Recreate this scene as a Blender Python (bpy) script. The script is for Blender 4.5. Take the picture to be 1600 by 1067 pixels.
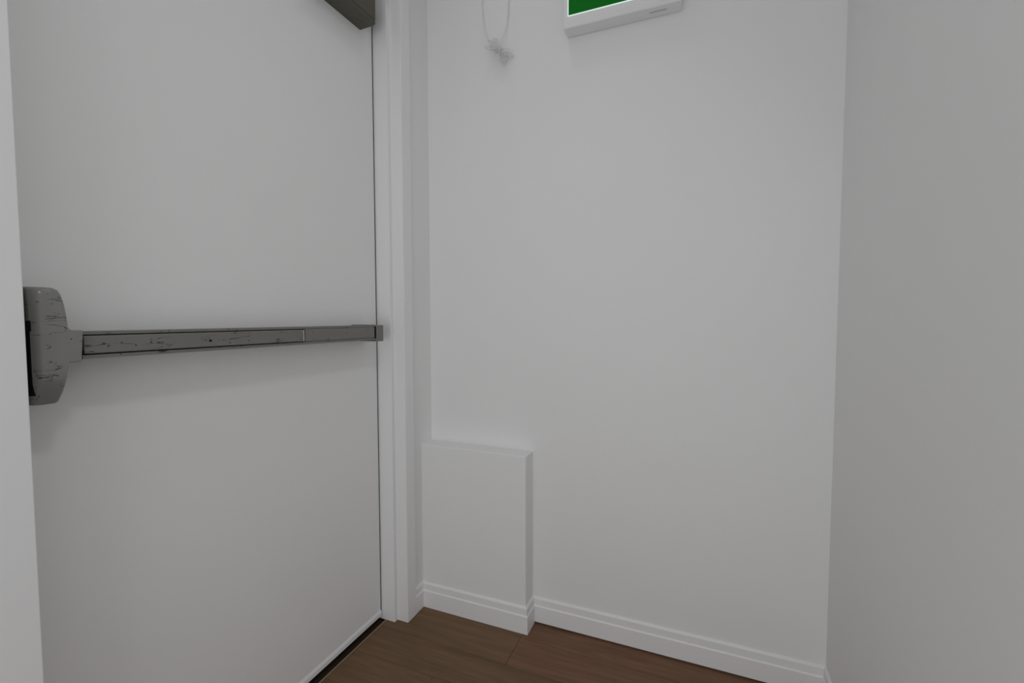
import bpy, bmesh, math, random
from mathutils import Vector, Matrix

for o in list(bpy.data.objects):
    bpy.data.objects.remove(o)
S = bpy.context.scene
COL = S.collection

# ------------------------------------------------------------------ camera
cam_d = bpy.data.cameras.new('camera')
cam = bpy.data.objects.new('camera', cam_d)
COL.objects.link(cam)
cam_d.sensor_fit = 'HORIZONTAL'
cam_d.sensor_width = 36.0
cam_d.lens = 725.2 / 1600 * 36.0
cam_d.clip_start = 0.02
yaw, pit, rol = math.radians(22.598), math.radians(2.851), math.radians(-0.09)
F = Vector((math.cos(yaw) * math.cos(pit), math.sin(yaw) * math.cos(pit), -math.sin(pit)))
R0 = F.cross(Vector((0, 0, 1))).normalized()
U0 = R0.cross(F)
R_ = math.cos(rol) * R0 + math.sin(rol) * U0
U_ = -math.sin(rol) * R0 + math.cos(rol) * U0
M = Matrix((R_, U_, -F)).transposed().to_4x4()
M.translation = Vector((0, 0, 1.05))
cam.matrix_world = M
S.camera = cam

# ------------------------------------------------------------------ world, lights, exposure
W = bpy.data.worlds.new('world')
S.world = W
W.use_nodes = True
W.node_tree.nodes['Background'].inputs[0].default_value = (0.985, 0.995, 1.0, 1)
W.node_tree.nodes['Background'].inputs[1].default_value = 0.745


def area(name, loc, size, power, target=None, spread=180, col=(1, 1, 1)):
    d = bpy.data.lights.new(name, 'AREA')
    d.shape = 'DISK'
    d.size = size
    d.energy = power
    d.color = col
    d.spread = math.radians(spread)
    o = bpy.data.objects.new(name, d)
    COL.objects.link(o)
    o.location = loc
    if target:
        o.rotation_euler = (Vector(target) - Vector(loc)).to_track_quat('-Z', 'Y').to_euler()
    return o


area('ceiling_lamp_entry', (0.20, -0.14, 2.50), 0.20, 1.30, (0.95, 0.85, 0.0), 95)
area('added_fill_light', (-1.70, 0.12, 0.72), 1.3, 10.5, (0.9, 0.45, 0.30), 180, (0.97, 0.985, 1.0))  # no window there: fill light added behind the camera to lift low walls and door
area('ceiling_lamp_corner', (1.10, 0.55, 2.57), 0.16, 0.35, None, 110)
S.view_settings.view_transform = 'Standard'
S.view_settings.look = 'None'
S.view_settings.exposure = -0.37
S.view_settings.gamma = 1.0
S.view_settings.use_curve_mapping = False


# ------------------------------------------------------------------ materials
def mat(name, col, rough=0.6, metal=0.0, spec=0.5, emit=None, estr=0.0):
    m = bpy.data.materials.new(name)
    m.use_nodes = True
    b = m.node_tree.nodes['Principled BSDF']
    b.inputs['Base Color'].default_value = (*col, 1)
    b.inputs['Roughness'].default_value = rough
    b.inputs['Metallic'].default_value = metal
    b.inputs['Specular IOR Level'].default_value = spec
    if emit:
        b.inputs['Emission Color'].default_value = (*emit, 1)
        b.inputs['Emission Strength'].default_value = estr
    return m


def N(m, t, **kw):
    n = m.node_tree.nodes.new(t)
    for k, v in kw.items():
        setattr(n, k, v)
    return n


def L(m, a, b):
    m.node_tree.links.new(a, b)


def paint(name, col, rough, bump, scale):
    m = mat(name, col, rough, spec=0.3)
    b = m.node_tree.nodes['Principled BSDF']
    tc = N(m, 'ShaderNodeTexCoord')
    no = N(m, 'ShaderNodeTexNoise')
    no.inputs['Scale'].default_value = scale
    no.inputs['Detail'].default_value = 3
    L(m, tc.outputs['Object'], no.inputs['Vector'])
    bp = N(m, 'ShaderNodeBump')
    bp.inputs['Strength'].default_value = bump
    bp.inputs['Distance'].default_value = 0.002
    L(m, no.outputs['Fac'], bp.inputs['Height'])
    L(m, bp.outputs['Normal'], b.inputs['Normal'])
    n2 = N(m, 'ShaderNodeTexNoise')
    n2.inputs['Scale'].default_value = 3.0
    n2.inputs['Detail'].default_value = 4
    L(m, tc.outputs['Object'], n2.inputs['Vector'])
    mx = N(m, 'ShaderNodeMixRGB')
    mx.inputs[1].default_value = (*[c * 0.985 for c in col], 1)
    mx.inputs[2].default_value = (*[min(1, c * 1.015) for c in col], 1)
    L(m, n2.outputs['Fac'], mx.inputs[0])
    L(m, mx.outputs[0], b.inputs['Base Color'])
    return m


M_WALL = paint('white_wall_paint', (0.88, 0.88, 0.88), 0.75, 0.06, 90)
M_DOOR = paint('white_door_paint', (0.87, 0.87, 0.87), 0.5, 0.05, 60)
M_TRIM = paint('white_trim_paint', (0.88, 0.88, 0.885), 0.45, 0.03, 60)
M_BLACK = mat('black_gap', (0.008, 0.008, 0.008), 0.9, spec=0.1)
M_THRESH = mat('dark_threshold', (0.03, 0.022, 0.015), 0.8, spec=0.2)
M_PLASTIC = mat('white_sign_plastic', (0.86, 0.855, 0.86), 0.4)
M_GREEN = mat('lit_green_panel', (0.0, 0.012, 0.003), 0.35, spec=0.15, emit=(0.0, 0.098, 0.004), estr=1.0)
M_GLOW = mat('lit_white_border', (0.8, 0.8, 0.8), 0.4, emit=(0.62, 0.80, 0.74), estr=0.85)
M_INK = mat('grey_print', (0.45, 0.45, 0.45), 0.6)
M_CORD = mat('white_cord', (0.80, 0.80, 0.80), 0.6)
M_BARE = mat('bare_metal', (0.62, 0.62, 0.60), 0.35, metal=0.4)


def worn_metal(name, col, crack, seed=0.0, axis_scale=(7, 30, 30), amount=0.5, rough=0.42):
    """grey metal paint with fine dark cracks and chips"""
    m = mat(name, col, rough, metal=0.0, spec=0.55)
    nt = m.node_tree
    b = nt.nodes['Principled BSDF']
    tc = N(m, 'ShaderNodeTexCoord')
    mp = N(m, 'ShaderNodeMapping')
    mp.inputs['Scale'].default_value = axis_scale
    mp.inputs['Location'].default_value = (seed, seed * 1.7, seed * 0.3)
    L(m, tc.outputs['Object'], mp.inputs['Vector'])
    # cracks: thin iso-lines of a noise field, broken up by a second one
    n1 = N(m, 'ShaderNodeTexNoise')
    n1.inputs['Scale'].default_value = 1.0
    n1.inputs['Detail'].default_value = 5
    n1.inputs['Roughness'].default_value = 0.6
    n1.inputs['Distortion'].default_value = 0.6
    L(m, mp.outputs[0], n1.inputs['Vector'])
    sub = N(m, 'ShaderNodeMath', operation='SUBTRACT')
    L(m, n1.outputs['Fac'], sub.inputs[0])
    sub.inputs[1].default_value = 0.47
    ab = N(m, 'ShaderNodeMath', operation='ABSOLUTE')
    L(m, sub.outputs[0], ab.inputs[0])
    r1 = N(m, 'ShaderNodeMapRange')
    r1.inputs['From Min'].default_value = 0.003
    r1.inputs['From Max'].default_value = 0.011
    r1.inputs['To Min'].default_value = 1.0
    r1.inputs['To Max'].default_value = 0.0
    L(m, ab.outputs[0], r1.inputs['Value'])
    n2 = N(m, 'ShaderNodeTexNoise')
    n2.inputs['Scale'].default_value = 26.0
    n2.inputs['Detail'].default_value = 3
    L(m, tc.outputs['Object'], n2.inputs['Vector'])
    r2 = N(m, 'ShaderNodeMapRange')
    r2.inputs['From Min'].default_value = 0.60 - 0.12 * amount
    r2.inputs['From Max'].default_value = 0.66 - 0.12 * amount
    L(m, n2.outputs['Fac'], r2.inputs['Value'])
    mul = N(m, 'ShaderNodeMath', operation='MULTIPLY')
    L(m, r1.outputs[0], mul.inputs[0])
    L(m, r2.outputs[0], mul.inputs[1])
    # chips: small spots
    n3 = N(m, 'ShaderNodeTexNoise')
    n3.inputs['Scale'].default_value = 130.0
    n3.inputs['Detail'].default_value = 2
    L(m, tc.outputs['Object'], n3.inputs['Vector'])
    r3 = N(m, 'ShaderNodeMapRange')
    r3.inputs['From Min'].default_value = 0.69
    r3.inputs['From Max'].default_value = 0.73
    L(m, n3.outputs['Fac'], r3.inputs['Value'])
    mx = N(m, 'ShaderNodeMath', operation='MAXIMUM')
    L(m, mul.outputs[0], mx.inputs[0])
    L(m, r3.outputs[0], mx.inputs[1])
    # slow tone variation
    n4 = N(m, 'ShaderNodeTexNoise')
    n4.inputs['Scale'].default_value = 9.0
    n4.inputs['Detail'].default_value = 5
    L(m, tc.outputs['Object'], n4.inputs['Vector'])
    cm = N(m, 'ShaderNodeMixRGB')
    cm.inputs[1].default_value = (*[c * 0.88 for c in col], 1)
    cm.inputs[2].default_value = (*[c * 1.12 for c in col], 1)
    L(m, n4.outputs['Fac'], cm.inputs[0])
    c2 = N(m, 'ShaderNodeMixRGB')
    L(m, mx.outputs[0], c2.inputs[0])
    L(m, cm.outputs[0], c2.inputs[1])
    c2.inputs[2].default_value = (*crack, 1)
    L(m, c2.outputs[0], b.inputs['Base Color'])
    bp = N(m, 'ShaderNodeBump')
    bp.invert = True
    bp.inputs['Strength'].default_value = 0.4
    bp.inputs['Distance'].default_value = 0.001
    L(m, mx.outputs[0], bp.inputs['Height'])
    L(m, bp.outputs['Normal'], b.inputs['Normal'])
    return m


M_BAR = worn_metal('worn_grey_bar_paint', (0.19, 0.185, 0.172), (0.012, 0.010, 0.008), 3.1)
M_PAD = worn_metal('worn_grey_pad_paint', (0.19, 0.187, 0.175), (0.012, 0.010, 0.008), 8.4, (6, 34, 40), 1.1)
M_HEAD = worn_metal('worn_grey_cover_paint', (0.235, 0.232, 0.225), (0.015, 0.012, 0.010), 5.7, (9, 9, 55), 0.6, 0.24)
M_CLOSER = worn_metal('dark_bronze_closer_paint', (0.082, 0.073, 0.053), (0.02, 0.018, 0.012), 1.3, (8, 30, 30), 0.2, 0.45)


def wood():
    m = mat('brown_floor_wood', (0.09, 0.05, 0.03), 0.5, spec=0.3)
    b = m.node_tree.nodes['Principled BSDF']
    tc = N(m, 'ShaderNodeTexCoord')
    oi = N(m, 'ShaderNodeObjectInfo')
    off = N(m, 'ShaderNodeVectorMath', operation='SCALE')
    L(m, oi.outputs['Location'], off.inputs[0])
    off.inputs['Scale'].default_value = 3.7
    add = N(m, 'ShaderNodeVectorMath', operation='ADD')
    L(m, tc.outputs['Object'], add.inputs[0])
    L(m, off.outputs[0], add.inputs[1])
    mp = N(m, 'ShaderNodeMapping')
    mp.inputs['Scale'].default_value = (30, 2.2, 30)
    L(m, add.outputs[0], mp.inputs['Vector'])
    n1 = N(m, 'ShaderNodeTexNoise')
    n1.inputs['Scale'].default_value = 1.0
    n1.inputs['Detail'].default_value = 6
    n1.inputs['Roughness'].default_value = 0.6
    n1.inputs['Distortion'].default_value = 1.2
    L(m, mp.outputs[0], n1.inputs['Vector'])
    mp2 = N(m, 'ShaderNodeMapping')
    mp2.inputs['Scale'].default_value = (260, 9, 100)
    L(m, add.outputs[0], mp2.inputs['Vector'])
    n2 = N(m, 'ShaderNodeTexNoise')
    n2.inputs['Scale'].default_value = 1.0
    n2.inputs['Detail'].default_value = 3
    L(m, mp2.outputs[0], n2.inputs['Vector'])
    mixv = N(m, 'ShaderNodeMath', operation='MULTIPLY_ADD')
    L(m, n2.outputs['Fac'], mixv.inputs[0])
    mixv.inputs[1].default_value = 0.35
    L(m, n1.outputs['Fac'], mixv.inputs[2])
    rr = N(m, 'ShaderNodeMapRange')
    rr.inputs['From Min'].default_value = 0.45
    rr.inputs['From Max'].default_value = 0.90
    rr.inputs['To Min'].default_value = 0.72
    rr.inputs['To Max'].default_value = 1.25
    L(m, mixv.outputs[0], rr.inputs['Value'])
    sc = N(m, 'ShaderNodeVectorMath', operation='SCALE')
    L(m, oi.outputs['Color'], sc.inputs[0])
    L(m, rr.outputs[0], sc.inputs['Scale'])
    L(m, sc.outputs[0], b.inputs['Base Color'])
    bp = N(m, 'ShaderNodeBump')
    bp.inputs['Strength'].default_value = 0.15
    bp.inputs['Distance'].default_value = 0.001
    L(m, n2.outputs['Fac'], bp.inputs['Height'])
    L(m, bp.outputs['Normal'], b.inputs['Normal'])
    return m


M_WOOD = wood()


# ------------------------------------------------------------------ builders
def link(name, me, m, parent=None):
    o = bpy.data.objects.new(name, me)
    COL.objects.link(o)
    if m is not None:
        if isinstance(m, (list, tuple)):
            for k in m:
                me.materials.append(k)
        else:
            me.materials.append(m)
    if parent:
        o.parent = parent
    return o


def finish(name, bm, m, parent=None, smooth=False, origin=None):
    bmesh.ops.recalc_face_normals(bm, faces=bm.faces)
    if origin is not None:
        bmesh.ops.translate(bm, verts=bm.verts, vec=-Vector(origin))
    me = bpy.data.meshes.new(name)
    bm.to_mesh(me)
    bm.free()
    if smooth:
        for p in me.polygons:
            p.use_smooth = True
    o = link(name, me, m, parent)
    if origin is not None:
        o.location = origin
    return o


def add_box(bm, a, b, bev=0.0, seg=2):
    x0, y0, z0 = a
    x1, y1, z1 = b
    vs = [bm.verts.new((x, y, z)) for x in (x0, x1) for y in (y0, y1) for z in (z0, z1)]
    fs = []
    for q in ((0, 1, 3, 2), (4, 6, 7, 5), (0, 4, 5, 1), (2, 3, 7, 6), (0, 2, 6, 4), (1, 5, 7, 3)):
        fs.append(bm.faces.new([vs[i] for i in q]))
    if bev > 0:
        es = list({e for f in fs for e in f.edges})
        bmesh.ops.bevel(bm, geom=es, offset=bev, segments=seg, profile=0.5, affect='EDGES', clamp_overlap=True)
    return vs


def box(name, a, b, m, parent=None, bev=0.0, seg=2):
    bm = bmesh.new()
    add_box(bm, a, b, bev, seg)
    return finish(name, bm, m, parent)


def add_prism_y(bm, pts, y_back, y_front, bev=0.0, seg=3):
    """polygon in x-z pushed from the door face (y_back) towards the room (y_front); the front rim is rounded"""
    A = [bm.verts.new((x, y_back, z)) for x, z in pts]
    B = [bm.verts.new((x, y_front, z)) for x, z in pts]
    n = len(pts)
    bm.faces.new(A)
    ff = bm.faces.new(B)
    for i in range(n):
        j = (i + 1) % n
        bm.faces.new((A[i], A[j], B[j], B[i]))
    if bev > 0:
        bmesh.ops.recalc_face_normals(bm, faces=bm.faces)
        bmesh.ops.bevel(bm, geom=list(ff.edges), offset=bev, segments=seg, profile=0.5, affect='EDGES', clamp_overlap=True)


def add_prism_x(bm, pts, x0, x1):
    """profile in y-z run along x"""
    A = [bm.verts.new((x0, y, z)) for y, z in pts]
    B = [bm.verts.new((x1, y, z)) for y, z in pts]
    n = len(pts)
    bm.faces.new(A)
    bm.faces.new(B)
    for i in range(n):
        j = (i + 1) % n
        bm.faces.new((A[i], A[j], B[j], B[i]))


def setp(o, label=None, cat=None, kind=None, group=None):
    if label:
        o['label'] = label
    if cat:
        o['category'] = cat
    if kind:
        o['kind'] = kind
    if group:
        o['group'] = group
    return o


def struct(o, label, cat):
    return setp(o, label, cat, 'structure')


def add_tube(bm, pts, r, n=8, closed=False):
    pts = [Vector(p) for p in pts]
    m = len(pts)
    rings = []
    up = Vector((0.3, 0.5, 0.81)).normalized()
    prev = None
    for i in range(m):
        if closed:
            t = pts[(i + 1) % m] - pts[i - 1]
        else:
            t = pts[min(i + 1, m - 1)] - pts[max(i - 1, 0)]
        t.normalize()
        if prev is None:
            u = t.cross(up).normalized()
        else:
            u = (prev - t * prev.dot(t)).normalized()
        prev = u
        v = t.cross(u)
        rings.append([bm.verts.new(pts[i] + r * (math.cos(2 * math.pi * k / n) * u + math.sin(2 * math.pi * k / n) * v)) for k in range(n)])
    for i in range(m if closed else m - 1):
        a, b = rings[i], rings[(i + 1) % m]
        for k in range(n):
            bm.faces.new((a[k], a[(k + 1) % n], b[(k + 1) % n], b[k]))
    if not closed:
        bm.faces.new(rings[0])
        bm.faces.new(rings[-1])


def catmull(P, k=6):
    P = [Vector(p) for p in P]
    out = []
    for i in range(len(P) - 1):
        p0, p1, p2, p3 = P[max(i - 1, 0)], P[i], P[i + 1], P[min(i + 2, len(P) - 1)]
        for j in range(k):
            t = j / k
            out.append(0.5 * ((2 * p1) + (p2 - p0) * t + (2 * p0 - 5 * p1 + 4 * p2 - p3) * t * t + (3 * p1 - p0 - 3 * p2 + p3) * t ** 3))
    out.append(P[-1])
    return out


# ------------------------------------------------------------------ measures (metres; x towards the back wall, y towards the door)
XB = 1.472        # back wall
YR = -0.324       # right wall
YL = 0.940        # wall that holds the door
XE = -0.35         # open end of the passage, behind the camera
ZC = 2.60         # ceiling
DOOR_Y = 1.028    # door face
JAMB_L, JAMB_R = 0.372, 1.2795
LEDGE_X, LEDGE_Y, LEDGE_Z = 1.403, 0.536, 0.597

# ------------------------------------------------------------------ setting
fl = struct(box('floor', (XE, YR - 0.1, -0.06), (XB + 0.1, 1.012, -0.012), M_THRESH),
            'brown wood plank floor in the corner by the door', 'floor')
struct(box('ceiling', (XE, YR - 0.1, ZC), (XB + 0.1, YL + 0.3, ZC + 0.08), M_WALL), 'plain white ceiling over the entry', 'ceiling')
struct(box('wall_back', (XB, YR - 0.1, -0.06), (XB + 0.1, YL + 0.3, ZC), M_WALL), 'plain white wall that carries the exit sign', 'wall')
struct(box('wall_right', (XE, YR - 0.1, -0.06), (XB, YR, ZC), M_WALL), 'plain white wall at the right, facing the door', 'wall')

bm = bmesh.new()
add_box(bm, (XE, YL, -0.06), (JAMB_L - 0.018, YL + 0.18, ZC))
add_box(bm, (JAMB_R + 0.018, YL, -0.06), (XB, YL + 0.18, ZC))
add_box(bm, (JAMB_L - 0.018, YL, 2.125), (JAMB_R + 0.018, YL + 0.18, ZC))
struct(finish('wall_left', bm, M_WALL), 'white wall around the grey-barred door', 'wall')
struct(box('light_block_slab', (JAMB_L - 0.1, YL + 0.181, -0.06), (JAMB_R + 0.1, YL + 0.24, 2.3), M_BLACK), 'added dark slab behind the door, blocking light in its gaps', 'wall')  # slab added behind the door to keep light from leaking through the gaps

bm = bmesh.new()
add_box(bm, (LEDGE_X, LEDGE_Y, -0.012), (XB + 0.01, YL + 0.01, LEDGE_Z), 0.0025, 2)
struct(finish('wall_ledge', bm, M_WALL), 'low white boxed-out ledge in the corner beside the door', 'ledge')

# door frame: casing boards and jambs
fr = struct(bpy.data.objects.new('trim_1', None), 'white stepped door frame around the door', 'door frame')
COL.objects.link(fr)
fr.location = (0.83, YL, 0)


def part(o, p):
    o.parent = p
    o.matrix_parent_inverse = Matrix.Translation(-p.location)
    return o


CY = 0.9285
for a, b in (((JAMB_R + 0.0145, CY, 0.0005), (1.344, 0.975, 2.17)), ((0.302, CY, 0.0005), (JAMB_L - 0.0145, 0.975, 2.17)),
             ((JAMB_L - 0.0145, CY, 2.12), (JAMB_R + 0.0145, 0.975, 2.17))):
    part(box('casing', a, b, M_TRIM, bev=0.0015), fr)
for a, b in (((JAMB_R, 0.9725, 0.0005), (JAMB_R + 0.017, 1.12, 2.12)), ((JAMB_L - 0.017, 0.9725, 0.0005), (JAMB_L, 1.12, 2.12)),
             ((JAMB_L, 0.9725, 2.104), (JAMB_R, 1.12, 2.12))):
    part(box('jamb', a, b, M_TRIM, bev=0.0012), fr)

part(box('gap_shade_strip', (JAMB_R - 0.0046, DOOR_Y + 0.0012, 0.018), (JAMB_R + 0.0002, DOOR_Y + 0.04, 2.10), M_BLACK), fr)  # black strip added to paint the shade in the hinge-side gap

# baseboards: stepped profile, mitred at the corners
PROF = [(0.0, 0.0), (0.010, 0.0), (0.010, 0.0600), (0.0068, 0.0640), (0.0062, 0.0845), (0.0025, 0.0900), (0.0, 0.0900)]
PATH = [(1.344, YL), (LEDGE_X, YL), (LEDGE_X, LEDGE_Y), (XB, LEDGE_Y), (XB, YR), (XE, YR)]


def seg_offset_pt(i, d):
    """the path's i-th point pushed d into the room"""
    def nrm(a, b):
        t = Vector((b[0] - a[0], b[1] - a[1])).normalized()
        return Vector((t.y, -t.x))
    p = Vector(PATH[i])
    if i == 0:
        return p + nrm(PATH[0], PATH[1]) * d
    if i == len(PATH) - 1:
        return p + nrm(PATH[-2], PATH[-1]) * d
    n1, n2 = nrm(PATH[i - 1], PATH[i]), nrm(PATH[i], PATH[i + 1])
    return p + (n1 + n2) / (1 + n1.dot(n2)) * d


def baseboard(name, idx, label, lift=0.0006):
    bm = bmesh.new()
    for i in idx:
        A, B = [], []
        for d, z in PROF:
            pa, pb = seg_offset_pt(i, d), seg_offset_pt(i + 1, d)
            zz = max(z, lift)
            A.append(bm.verts.new((pa.x, pa.y, zz)))
            B.append(bm.verts.new((pb.x, pb.y, zz)))
        n = len(PROF)
        for k in range(n):
            j = (k + 1) % n
            bm.faces.new((A[k], A[j], B[j], B[k]))
        bm.faces.new(A)
        bm.faces.new(B)
    return struct(finish(name, bm, M_TRIM), label, 'baseboard')


baseboard('baseboard_left', [0], 'short piece of white baseboard between door frame and ledge')
baseboard('baseboard_ledge', [1, 2], 'white baseboard wrapped around the boxed-out ledge')
baseboard('baseboard_back', [3], 'long white stepped baseboard on the wall below the exit sign', 0.006)
baseboard('baseboard_right', [4], 'white baseboard on the right wall, meeting the back one in the corner', 0.006)

# floor planks, laid parallel to the back wall
random.seed(7)
PW = 0.125
BASE = (0.172, 0.099, 0.052)
REDDISH = (0.190, 0.098, 0.055)
rows = [1.497 - PW * (k + 1) for k in range(15)]
joints = {0: [0.543, -0.9], 1: [0.543], 2: [0.08], 3: [0.72], 4: [0.33], 5: [0.86]}
mesh_cache = {}


def plank_mesh(w, l):
    key = (round(w, 4), round(l, 4))
    if key in mesh_cache:
        return mesh_cache[key]
    bm = bmesh.new()
    g, c, h = 0.0003, 0.0007, 0.0115
    x0, x1, y0, y1 = g, w - g, g, l - g
    lo = [bm.verts.new(p) for p in ((x0, y0, -h), (x1, y0, -h), (x1, y1, -h), (x0, y1, -h))]
    mi = [bm.verts.new(p) for p in ((x0, y0, -c), (x1, y0, -c), (x1, y1, -c), (x0, y1, -c))]
    to = [bm.verts.new(p) for p in ((x0 + c, y0 + c, 0), (x1 - c, y0 + c, 0), (x1 - c, y1 - c, 0), (x0 + c, y1 - c, 0))]
    bm.faces.new(to)
    for a, b in ((lo, mi), (mi, to)):
        for i in range(4):
            j = (i + 1) % 4
            bm.faces.new((a[i], a[j], b[j], b[i]))
    bmesh.ops.recalc_face_normals(bm, faces=bm.faces)
    me = bpy.data.meshes.new('plank')
    bm.to_mesh(me)
    bm.free()
    me.materials.append(M_WOOD)
    mesh_cache[key] = me
    return me


for k, x0 in enumerate(rows):
    w = PW if x0 + PW <= XB else XB - x0
    ys = [YR] + sorted(y for y in joints.get(k, [random.uniform(-0.1, 0.8)]) if YR < y < 1.0) + [1.008]
    for y0, y1 in zip(ys[:-1], ys[1:]):
        o = bpy.data.objects.new('plank', plank_mesh(w, y1 - y0))
        COL.objects.link(o)
        o.parent = fl
        o.location = (x0, y0, 0)
        red = (k in (0, 1) and y0 < 0.5)
        f = random.uniform(0.93, 1.08)
        c = REDDISH if red else BASE
        o.color = (*[v * f for v in c], 1)
part(box('edge_strip', (JAMB_L, 1.0085, -0.012), (JAMB_R, 1.0125, 0.0012),
         mat('edge_strip_wood', (0.34, 0.23, 0.14), 0.4), bev=0.0006), fl)
th = struct(box('trim_2', (JAMB_L - 0.02, 1.0127, -0.06), (JAMB_R + 0.02, 1.119, -0.004), M_THRESH),
            'dark threshold strip under the door', 'threshold')

# ------------------------------------------------------------------ door with its hardware
door = struct(box('door_1', (JAMB_L + 0.003, DOOR_Y, 0.0155), (JAMB_R - 0.0050, DOOR_Y + 0.045, 2.100), M_DOOR, bev=0.001),
              'white flush door with a worn grey panic bar across it', 'door')
bm = bmesh.new()
add_prism_x(bm, [(DOOR_Y + 0.001, 0.0160), (DOOR_Y - 0.0035, 0.0160), (DOOR_Y - 0.0035, 0.0285), (DOOR_Y + 0.001, 0.0400)],
            JAMB_L + 0.004, JAMB_R - 0.0055)
sw = finish('bottom_sweep', bm, M_TRIM, door)

# panic bar: rail (the part itself), then its pieces
yb = DOOR_Y + 0.0005
bm = bmesh.new()
YF = 0.9600
ZT, ZB = 1.0288, 0.9830
rail = [(yb, ZT), (YF, ZT), (YF, ZT - 0.0048), (YF + 0.010, ZT - 0.0052), (YF + 0.010, ZB + 0.0068),
        (YF, ZB + 0.0064), (YF, ZB), (yb, ZB)]
add_prism_x(bm, rail, 0.4385, 1.186)
bar = finish('panic_bar', bm, M_BAR, door)
bar['label'] = 'worn grey horizontal panic bar with cracked paint, bolted across the door'
add = lambda n, bm, m, par, **k: finish(n, bm, m, par, **k)

bm = bmesh.new()
add_box(bm, (0.4395, YF - 0.0035, ZB + 0.0085), (0.9000, YF + 0.012, ZT - 0.0068), 0.0022, 2)
pad = add('push_pad', bm, M_PAD, bar)
pad['label'] = 'long cracked grey push pad set between two ridges'
bm = bmesh.new()
add_box(bm, (0.8985, YF - 0.0038, ZB + 0.0088), (0.9010, YF + 0.011, ZT - 0.0075), 0.0006, 1)
add('pad_edge', bm, M_BARE, bar)['label'] = 'thin bare metal edge at the end of the pad'
bm = bmesh.new()
add_box(bm, (0.9010, YF - 0.0008, ZB + 0.0085), (0.9056, YF + 0.0095, ZT - 0.006))
add_box(bm, (0.4392, YF + 0.0012, ZB + 0.0069), (0.9050, YF + 0.0098, ZT - 0.0053))
add('pad_gap_shade', bm, M_BLACK, bar)  # black liner paints the shade in the groove around the pad
bm = bmesh.new()
add_box(bm, (0.9055, YF - 0.0015, ZB + 0.0072), (1.1855, YF + 0.012, ZT - 0.0056), 0.0012, 1)
add('filler_plate', bm, M_BAR, bar)
bm = bmesh.new()
add_box(bm, (1.1795, YF - 0.0022, ZB + 0.0055), (1.1870, YF + 0.0125, ZT - 0.0035))
add('cap_gap_shade', bm, M_BLACK, bar)  # black filler paints the shade between plate and end cap
bm = bmesh.new()
add_box(bm, (1.1865, 0.9560, ZB - 0.0052), (1.2205, yb, ZT + 0.0005), 0.0022, 2)
add_box(bm, (1.155, 0.964, ZT - 0.0002), (1.190, yb, ZT + 0.0022), 0.0006, 1)
add('end_cap', bm, M_BAR, bar)['label'] = 'squared grey end cap near the hinge side'
# screw with its scratch
bm = bmesh.new()
bmesh.ops.create_cone(bm, cap_ends=True, segments=12, radius1=0.0026, radius2=0.0022, depth=0.0014,
                      matrix=Matrix.Translation((0.654, YF - 0.0040, 1.0045)) @ Matrix.Rotation(math.radians(90), 4, 'X'))
add('screw', bm, M_BLACK, bar)['label'] = 'small black screw hole in the push pad'

# latch cover
HX0 = 0.3755
BODY = [(0.9175, 0.3975, 0.9660, 0.006), (0.9190, 0.4005, 0.9645, 0.006), (0.9340, 0.4068, 0.9570, 0.005), (0.9500, 0.4110, 0.9495, 0.004),
        (0.9570, 0.4125, 0.9475, 0.004), (0.9700, 0.4142, 0.9465, 0.003), (0.9790, 0.4155, 0.9462, 0.0008), (0.9800, 0.4156, 0.9462, 0.0003),
        (1.0300, 0.4165, 0.9462, 0.0003), (1.0350, 0.4163, 0.9462, 0.0008), (1.0400, 0.4161, 0.9463, 0.003), (1.0536, 0.4153, 0.9468, 0.006),
        (1.0741, 0.4128, 0.9485, 0.0055), (1.0888, 0.4094, 0.9520, 0.006), (1.0950, 0.4063, 0.9555, 0.006), (1.0978, 0.4025, 0.9590, 0.006), (1.0992, 0.3985, 0.9640, 0.006)]
bm = bmesh.new()
RINGS = []
for z, xr, yf, rr in BODY:
    far = (yf + rr * 0.8) / 0.9500
    xr *= 1 + (far - 1) * 0.9
    z = 1.05 + (z - 1.05) * far
    pts = [(HX0, yb)]
    rl = 0.0135
    for k in range(7):
        t = k / 6 * math.pi / 2
        pts.append((HX0 + rl - rl * math.cos(t), yf + rl * 1.25 * (1 - math.sin(t))))
    for k in range(5):
        t = k / 4 * math.pi / 2
        pts.append((xr - rr + rr * math.sin(t), yf + rr * (1 - math.cos(t))))
    pts.append((xr, yb))
    RINGS.append([bm.verts.new((x, y, z)) for x, y in pts])
for A, B in zip(RINGS[:-1], RINGS[1:]):
    for k in range(len(A) - 1):
        bm.faces.new((A[k], A[k + 1], B[k + 1], B[k]))
    bm.faces.new((A[-1], A[0], B[0], B[-1]))
bm.faces.new(RINGS[0])
bm.faces.new(RINGS[-1])
neck = [(0.404, 0.9795), (0.4270, 0.9800), (0.4318, 0.9828), (0.4352, 1.0300), (0.4340, 1.0318), (0.4215, 1.0318), (0.4178, 1.0335), (0.4158, 1.0370), (0.404, 1.0370)]
bm2 = bmesh.new()
add_prism_y(bm2, neck, yb, 0.94635, 0.0022, 2)
tmp = bpy.data.meshes.new('tmp')
bm2.to_mesh(tmp)
bm2.free()
bm.from_mesh(tmp)
bpy.data.meshes.remove(tmp)
head = add('latch_cover', bm, M_HEAD, bar, smooth=True)
head['label'] = 'tall rounded grey latch housing with scratches'
wm = head.modifiers.new('wn', 'WEIGHTED_NORMAL')
bm = bmesh.new()
add_box(bm, (0.4300, 0.9615, ZB + 0.004), (0.4400, yb, ZT - 0.004))
add('neck_gap_shade', bm, M_BLACK, bar)  # black filler stands in for shade between housing neck and rail
bm = bmesh.new()
add_box(bm, (HX0 - 0.0006, 0.9600, 1.031), (HX0 + 0.006, 1.004, 1.0475))
add_box(bm, (HX0 - 0.0004, 0.9635, 0.930), (HX0 + 0.006, 1.004, 1.031))
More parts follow.
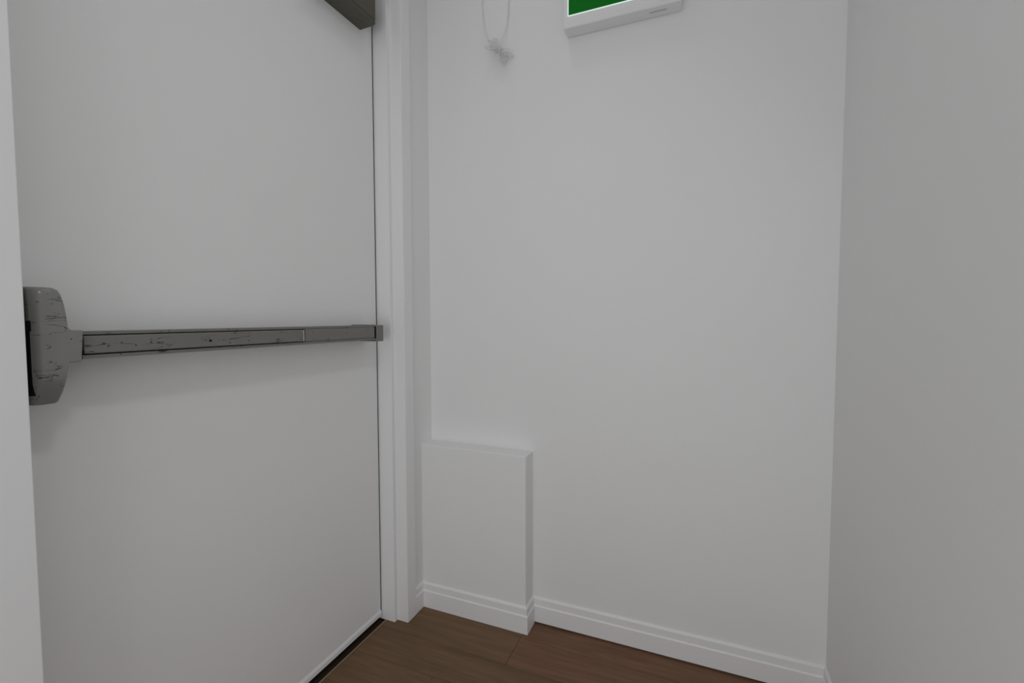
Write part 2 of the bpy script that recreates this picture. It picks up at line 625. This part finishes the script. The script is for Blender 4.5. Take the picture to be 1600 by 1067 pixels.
add('latch_slot', bm, M_BLACK, bar)['label'] = 'black latch opening in the side of the housing'

# door closer
bm = bmesh.new()
CZ = 1.9655
prof = [(yb, CZ - 0.001), (0.9745, CZ), (0.9690, CZ + 0.0035), (0.9680, CZ + 0.010), (0.9705, CZ + 0.0125), (0.9680, CZ + 0.0150),
        (0.9670, CZ + 0.085), (0.9720, CZ + 0.091), (yb, CZ + 0.091)]
add_prism_x(bm, prof, 0.985, 1.2205)
bmesh.ops.recalc_face_normals(bm, faces=bm.faces)
ends = [f for f in bm.faces if abs(f.normal.x) > 0.9 and f.calc_center_median().x > 1.2]
bmesh.ops.bevel(bm, geom=list({e for f in ends for e in f.edges}), offset=0.0045, segments=3, profile=0.5, affect='EDGES', clamp_overlap=True)
clo = add('door_closer', bm, M_CLOSER, door)
clo['label'] = 'dark bronze door closer body high on the hinge side of the door'
bm = bmesh.new()
add_tube(bm, [(1.05, 0.990, CZ + 0.088), (1.05, 0.990, CZ + 0.112)], 0.011, 12)
add_box(bm, (0.79, 0.981, CZ + 0.104), (1.062, 1.001, CZ + 0.111), 0.002, 1)
add('closer_arm', bm, M_CLOSER, clo)

# ------------------------------------------------------------------ exit sign
sg = bpy.data.objects.new('exit_sign', None)
COL.objects.link(sg)
SX, SY0, SY1, SZ0, SZ1 = 1.421, 0.0775, 0.4195, 1.9365, 2.1560
sg.location = (XB, 0.2485, SZ0)
setp(sg, 'lit green exit sign in a white housing, high on the white wall', 'exit sign')


def spart(name, bm, m, par=sg, smooth=False):
    o = finish(name, bm, m, None, smooth)
    if par is sg:
        return part(o, sg)
    o.parent = par
    return o


bm = bmesh.new()
add_box(bm, (SX, SY0, SZ0), (XB - 0.0005, SY1, SZ1), 0.004, 3)
hs = spart('housing', bm, M_PLASTIC)
PY0, PY1, PZ0, PZ1 = SY0 + 0.0145, SY1 - 0.0145, SZ0 + 0.0345, SZ1 - 0.028
bm = bmesh.new()
bw = 0.0026
for a, b in (((PY0, PZ0), (PY1, PZ0 + bw)), ((PY0, PZ1 - bw), (PY1, PZ1)), ((PY0, PZ0 + bw), (PY0 + bw, PZ1 - bw)), ((PY1 - bw, PZ0 + bw), (PY1, PZ1 - bw))):
    add_box(bm, (SX - 0.0012, a[0], a[1]), (SX + 0.002, b[0], b[1]))
spart('panel_border', bm, M_GLOW)['label'] = 'thin glowing white border'
bm = bmesh.new()
add_box(bm, (SX - 0.0008, PY0 + bw, PZ0 + bw), (SX + 0.002, PY1 - bw, PZ1 - bw))
pn = spart('green_panel', bm, M_GREEN)
pn['label'] = 'glowing green face panel'
# white pictogram of a running figure and a doorway, its lowest tip just showing


def poly_x(bm, pts, x0, x1):
    A = [bm.verts.new((x0, y, z)) for y, z in pts]
    B = [bm.verts.new((x1, y, z)) for y, z in pts]
    n = len(pts)
    bm.faces.new(A)
    bm.faces.new(B)
    for i in range(n):
        j = (i + 1) % n
        bm.faces.new((A[i], A[j], B[j], B[i]))


def limb(bm, a, b, wa, wb):
    a, b = Vector(a), Vector(b)
    t = (b - a).normalized()
    n = Vector((-t.y, t.x))
    poly_x(bm, [tuple(a + n * wa), tuple(b + n * wb), tuple(b - n * wb), tuple(a - n * wa)], SX - 0.0016, SX - 0.0006)


bm = bmesh.new()
py, pz = 0.262, 2.045      # hip
limb(bm, (py, pz), (py - 0.006, pz + 0.034), 0.008, 0.009)
limb(bm, (py + 0.002, pz), (py + 0.014, pz - 0.022), 0.006, 0.005)
limb(bm, (py + 0.014, pz - 0.022), (py + 0.028, pz - 0.0435), 0.005, 0.004)
limb(bm, (py - 0.002, pz), (py - 0.020, pz - 0.012), 0.006, 0.005)
limb(bm, (py - 0.020, pz - 0.012), (py - 0.016, pz - 0.034), 0.005, 0.004)
limb(bm, (py - 0.006, pz + 0.030), (py - 0.028, pz + 0.018), 0.004, 0.0035)
limb(bm, (py - 0.006, pz + 0.030), (py + 0.016, pz + 0.016), 0.004, 0.0035)
ring = [(py - 0.010 + 0.0085 * math.cos(k * math.pi / 8), pz + 0.052 + 0.0085 * math.sin(k * math.pi / 8)) for k in range(16)]
poly_x(bm, ring, SX - 0.0016, SX - 0.0006)
spart('running_figure', bm, M_GLOW, pn)
bm = bmesh.new()
for a, b in (((0.150, 2.010), (0.156, 2.105)), ((0.205, 2.010), (0.211, 2.105)), ((0.150, 2.099), (0.211, 2.105))):
    add_box(bm, (SX - 0.0016, a[0], a[1]), (SX - 0.0006, b[0], b[1]))
spart('doorway_mark', bm, M_GLOW, pn)
bm = bmesh.new()
bmesh.ops.create_cone(bm, cap_ends=True, segments=14, radius1=0.003, radius2=0.0026, depth=0.003,
                      matrix=Matrix.Translation((SX - 0.001, 0.1255, SZ0 + 0.0155)) @ Matrix.Rotation(math.radians(90), 4, 'Y'))
spart('test_button', bm, M_INK)['label'] = 'tiny grey test button on the bezel'
bm = bmesh.new()
add_box(bm, (SX + 0.020, 0.118, SZ0 - 0.0006), (SX + 0.024, 0.165, SZ0 + 0.001))
spart('label_strip', bm, M_INK)['label'] = 'faint grey strip on the underside'
bm = bmesh.new()

# ------------------------------------------------------------------ tied-up white cord hanging on the back wall
cd = bpy.data.objects.new('hanging_cord', None)
COL.objects.link(cd)
KC = Vector((XB - 0.026, 0.648, 1.938))
cd.location = KC
setp(cd, 'thin white cord tied into a hank, hanging on the white wall beside the exit sign', 'cord')


def cpart(name, pts_list, r, closed=False, n=6):
    bm = bmesh.new()
    for pts in pts_list:
        add_tube(bm, pts, r, n, closed)
    o = finish(name, bm, M_CORD, None, True)
    return part(o, cd)


XS = XB - 0.010
cpart('strand', [catmull([(XS, 0.7225, ZC), (XS, 0.719, 2.30), (XS, 0.7165, 2.12), (XS - 0.003, 0.708, 2.035), (KC.x, 0.690, 1.985), (KC.x, 0.660, 1.945)])], 0.0013)
cpart('strand', [catmull([(XS, 0.612, ZC), (XS, 0.6145, 2.30), (XS, 0.618, 2.12), (XS - 0.003, 0.6255, 2.02), (KC.x, 0.640, 1.965), (KC.x, 0.648, 1.940)])], 0.0013)
random.seed(11)
ax = Vector((0, -0.70, -0.72)).normalized()      # long axis of the hank: down and to the right
pp = Vector((0, -0.72, 0.70)).normalized()
loops = []
for k in range(7):
    th_ = math.radians(-27 + 9 * k)
    a = (ax * math.cos(th_) + pp * math.sin(th_))
    c = Vector((-1, 0, 0)).cross(a)
    la = 0.050 + random.uniform(-0.008, 0.006)
    lb = 0.046 + random.uniform(-0.010, 0.006)
    dx = random.uniform(-0.008, 0.008)
    wv = 0.0036
    base = KC + Vector((dx * 0.6, 0, 0))
    pts = []
    for j in range(28):
        u = 2 * math.pi * j / 28
        s = math.cos(u)
        ext = (lb if s > 0 else la) * s
        wid = wv * math.sin(2 * u) * 1.2
        lift = Vector((-1, 0, 0)) * (0.004 * math.sin(u))
        pts.append(base + a * ext + c * wid + lift + Vector((dx * abs(s), 0, 0)))
    loops.append(pts)
cpart('hank', loops, 0.0016, True)
wr = []
for j in range(60):
    u = 2 * math.pi * j / 15
    wr.append(KC + ax * (-0.010 + 0.020 * j / 59) + 0.0125 * (math.cos(u) * pp * 0.75 + math.sin(u) * Vector((1, 0, 0)) * 0.9))
wr += [KC + Vector((-0.012, 0, -0.004)) + ax * 0.012, KC + Vector((-0.010, -0.004, -0.028)), KC + Vector((-0.006, -0.002, -0.042))]
cpart('tie_wrap', [wr], 0.0017)
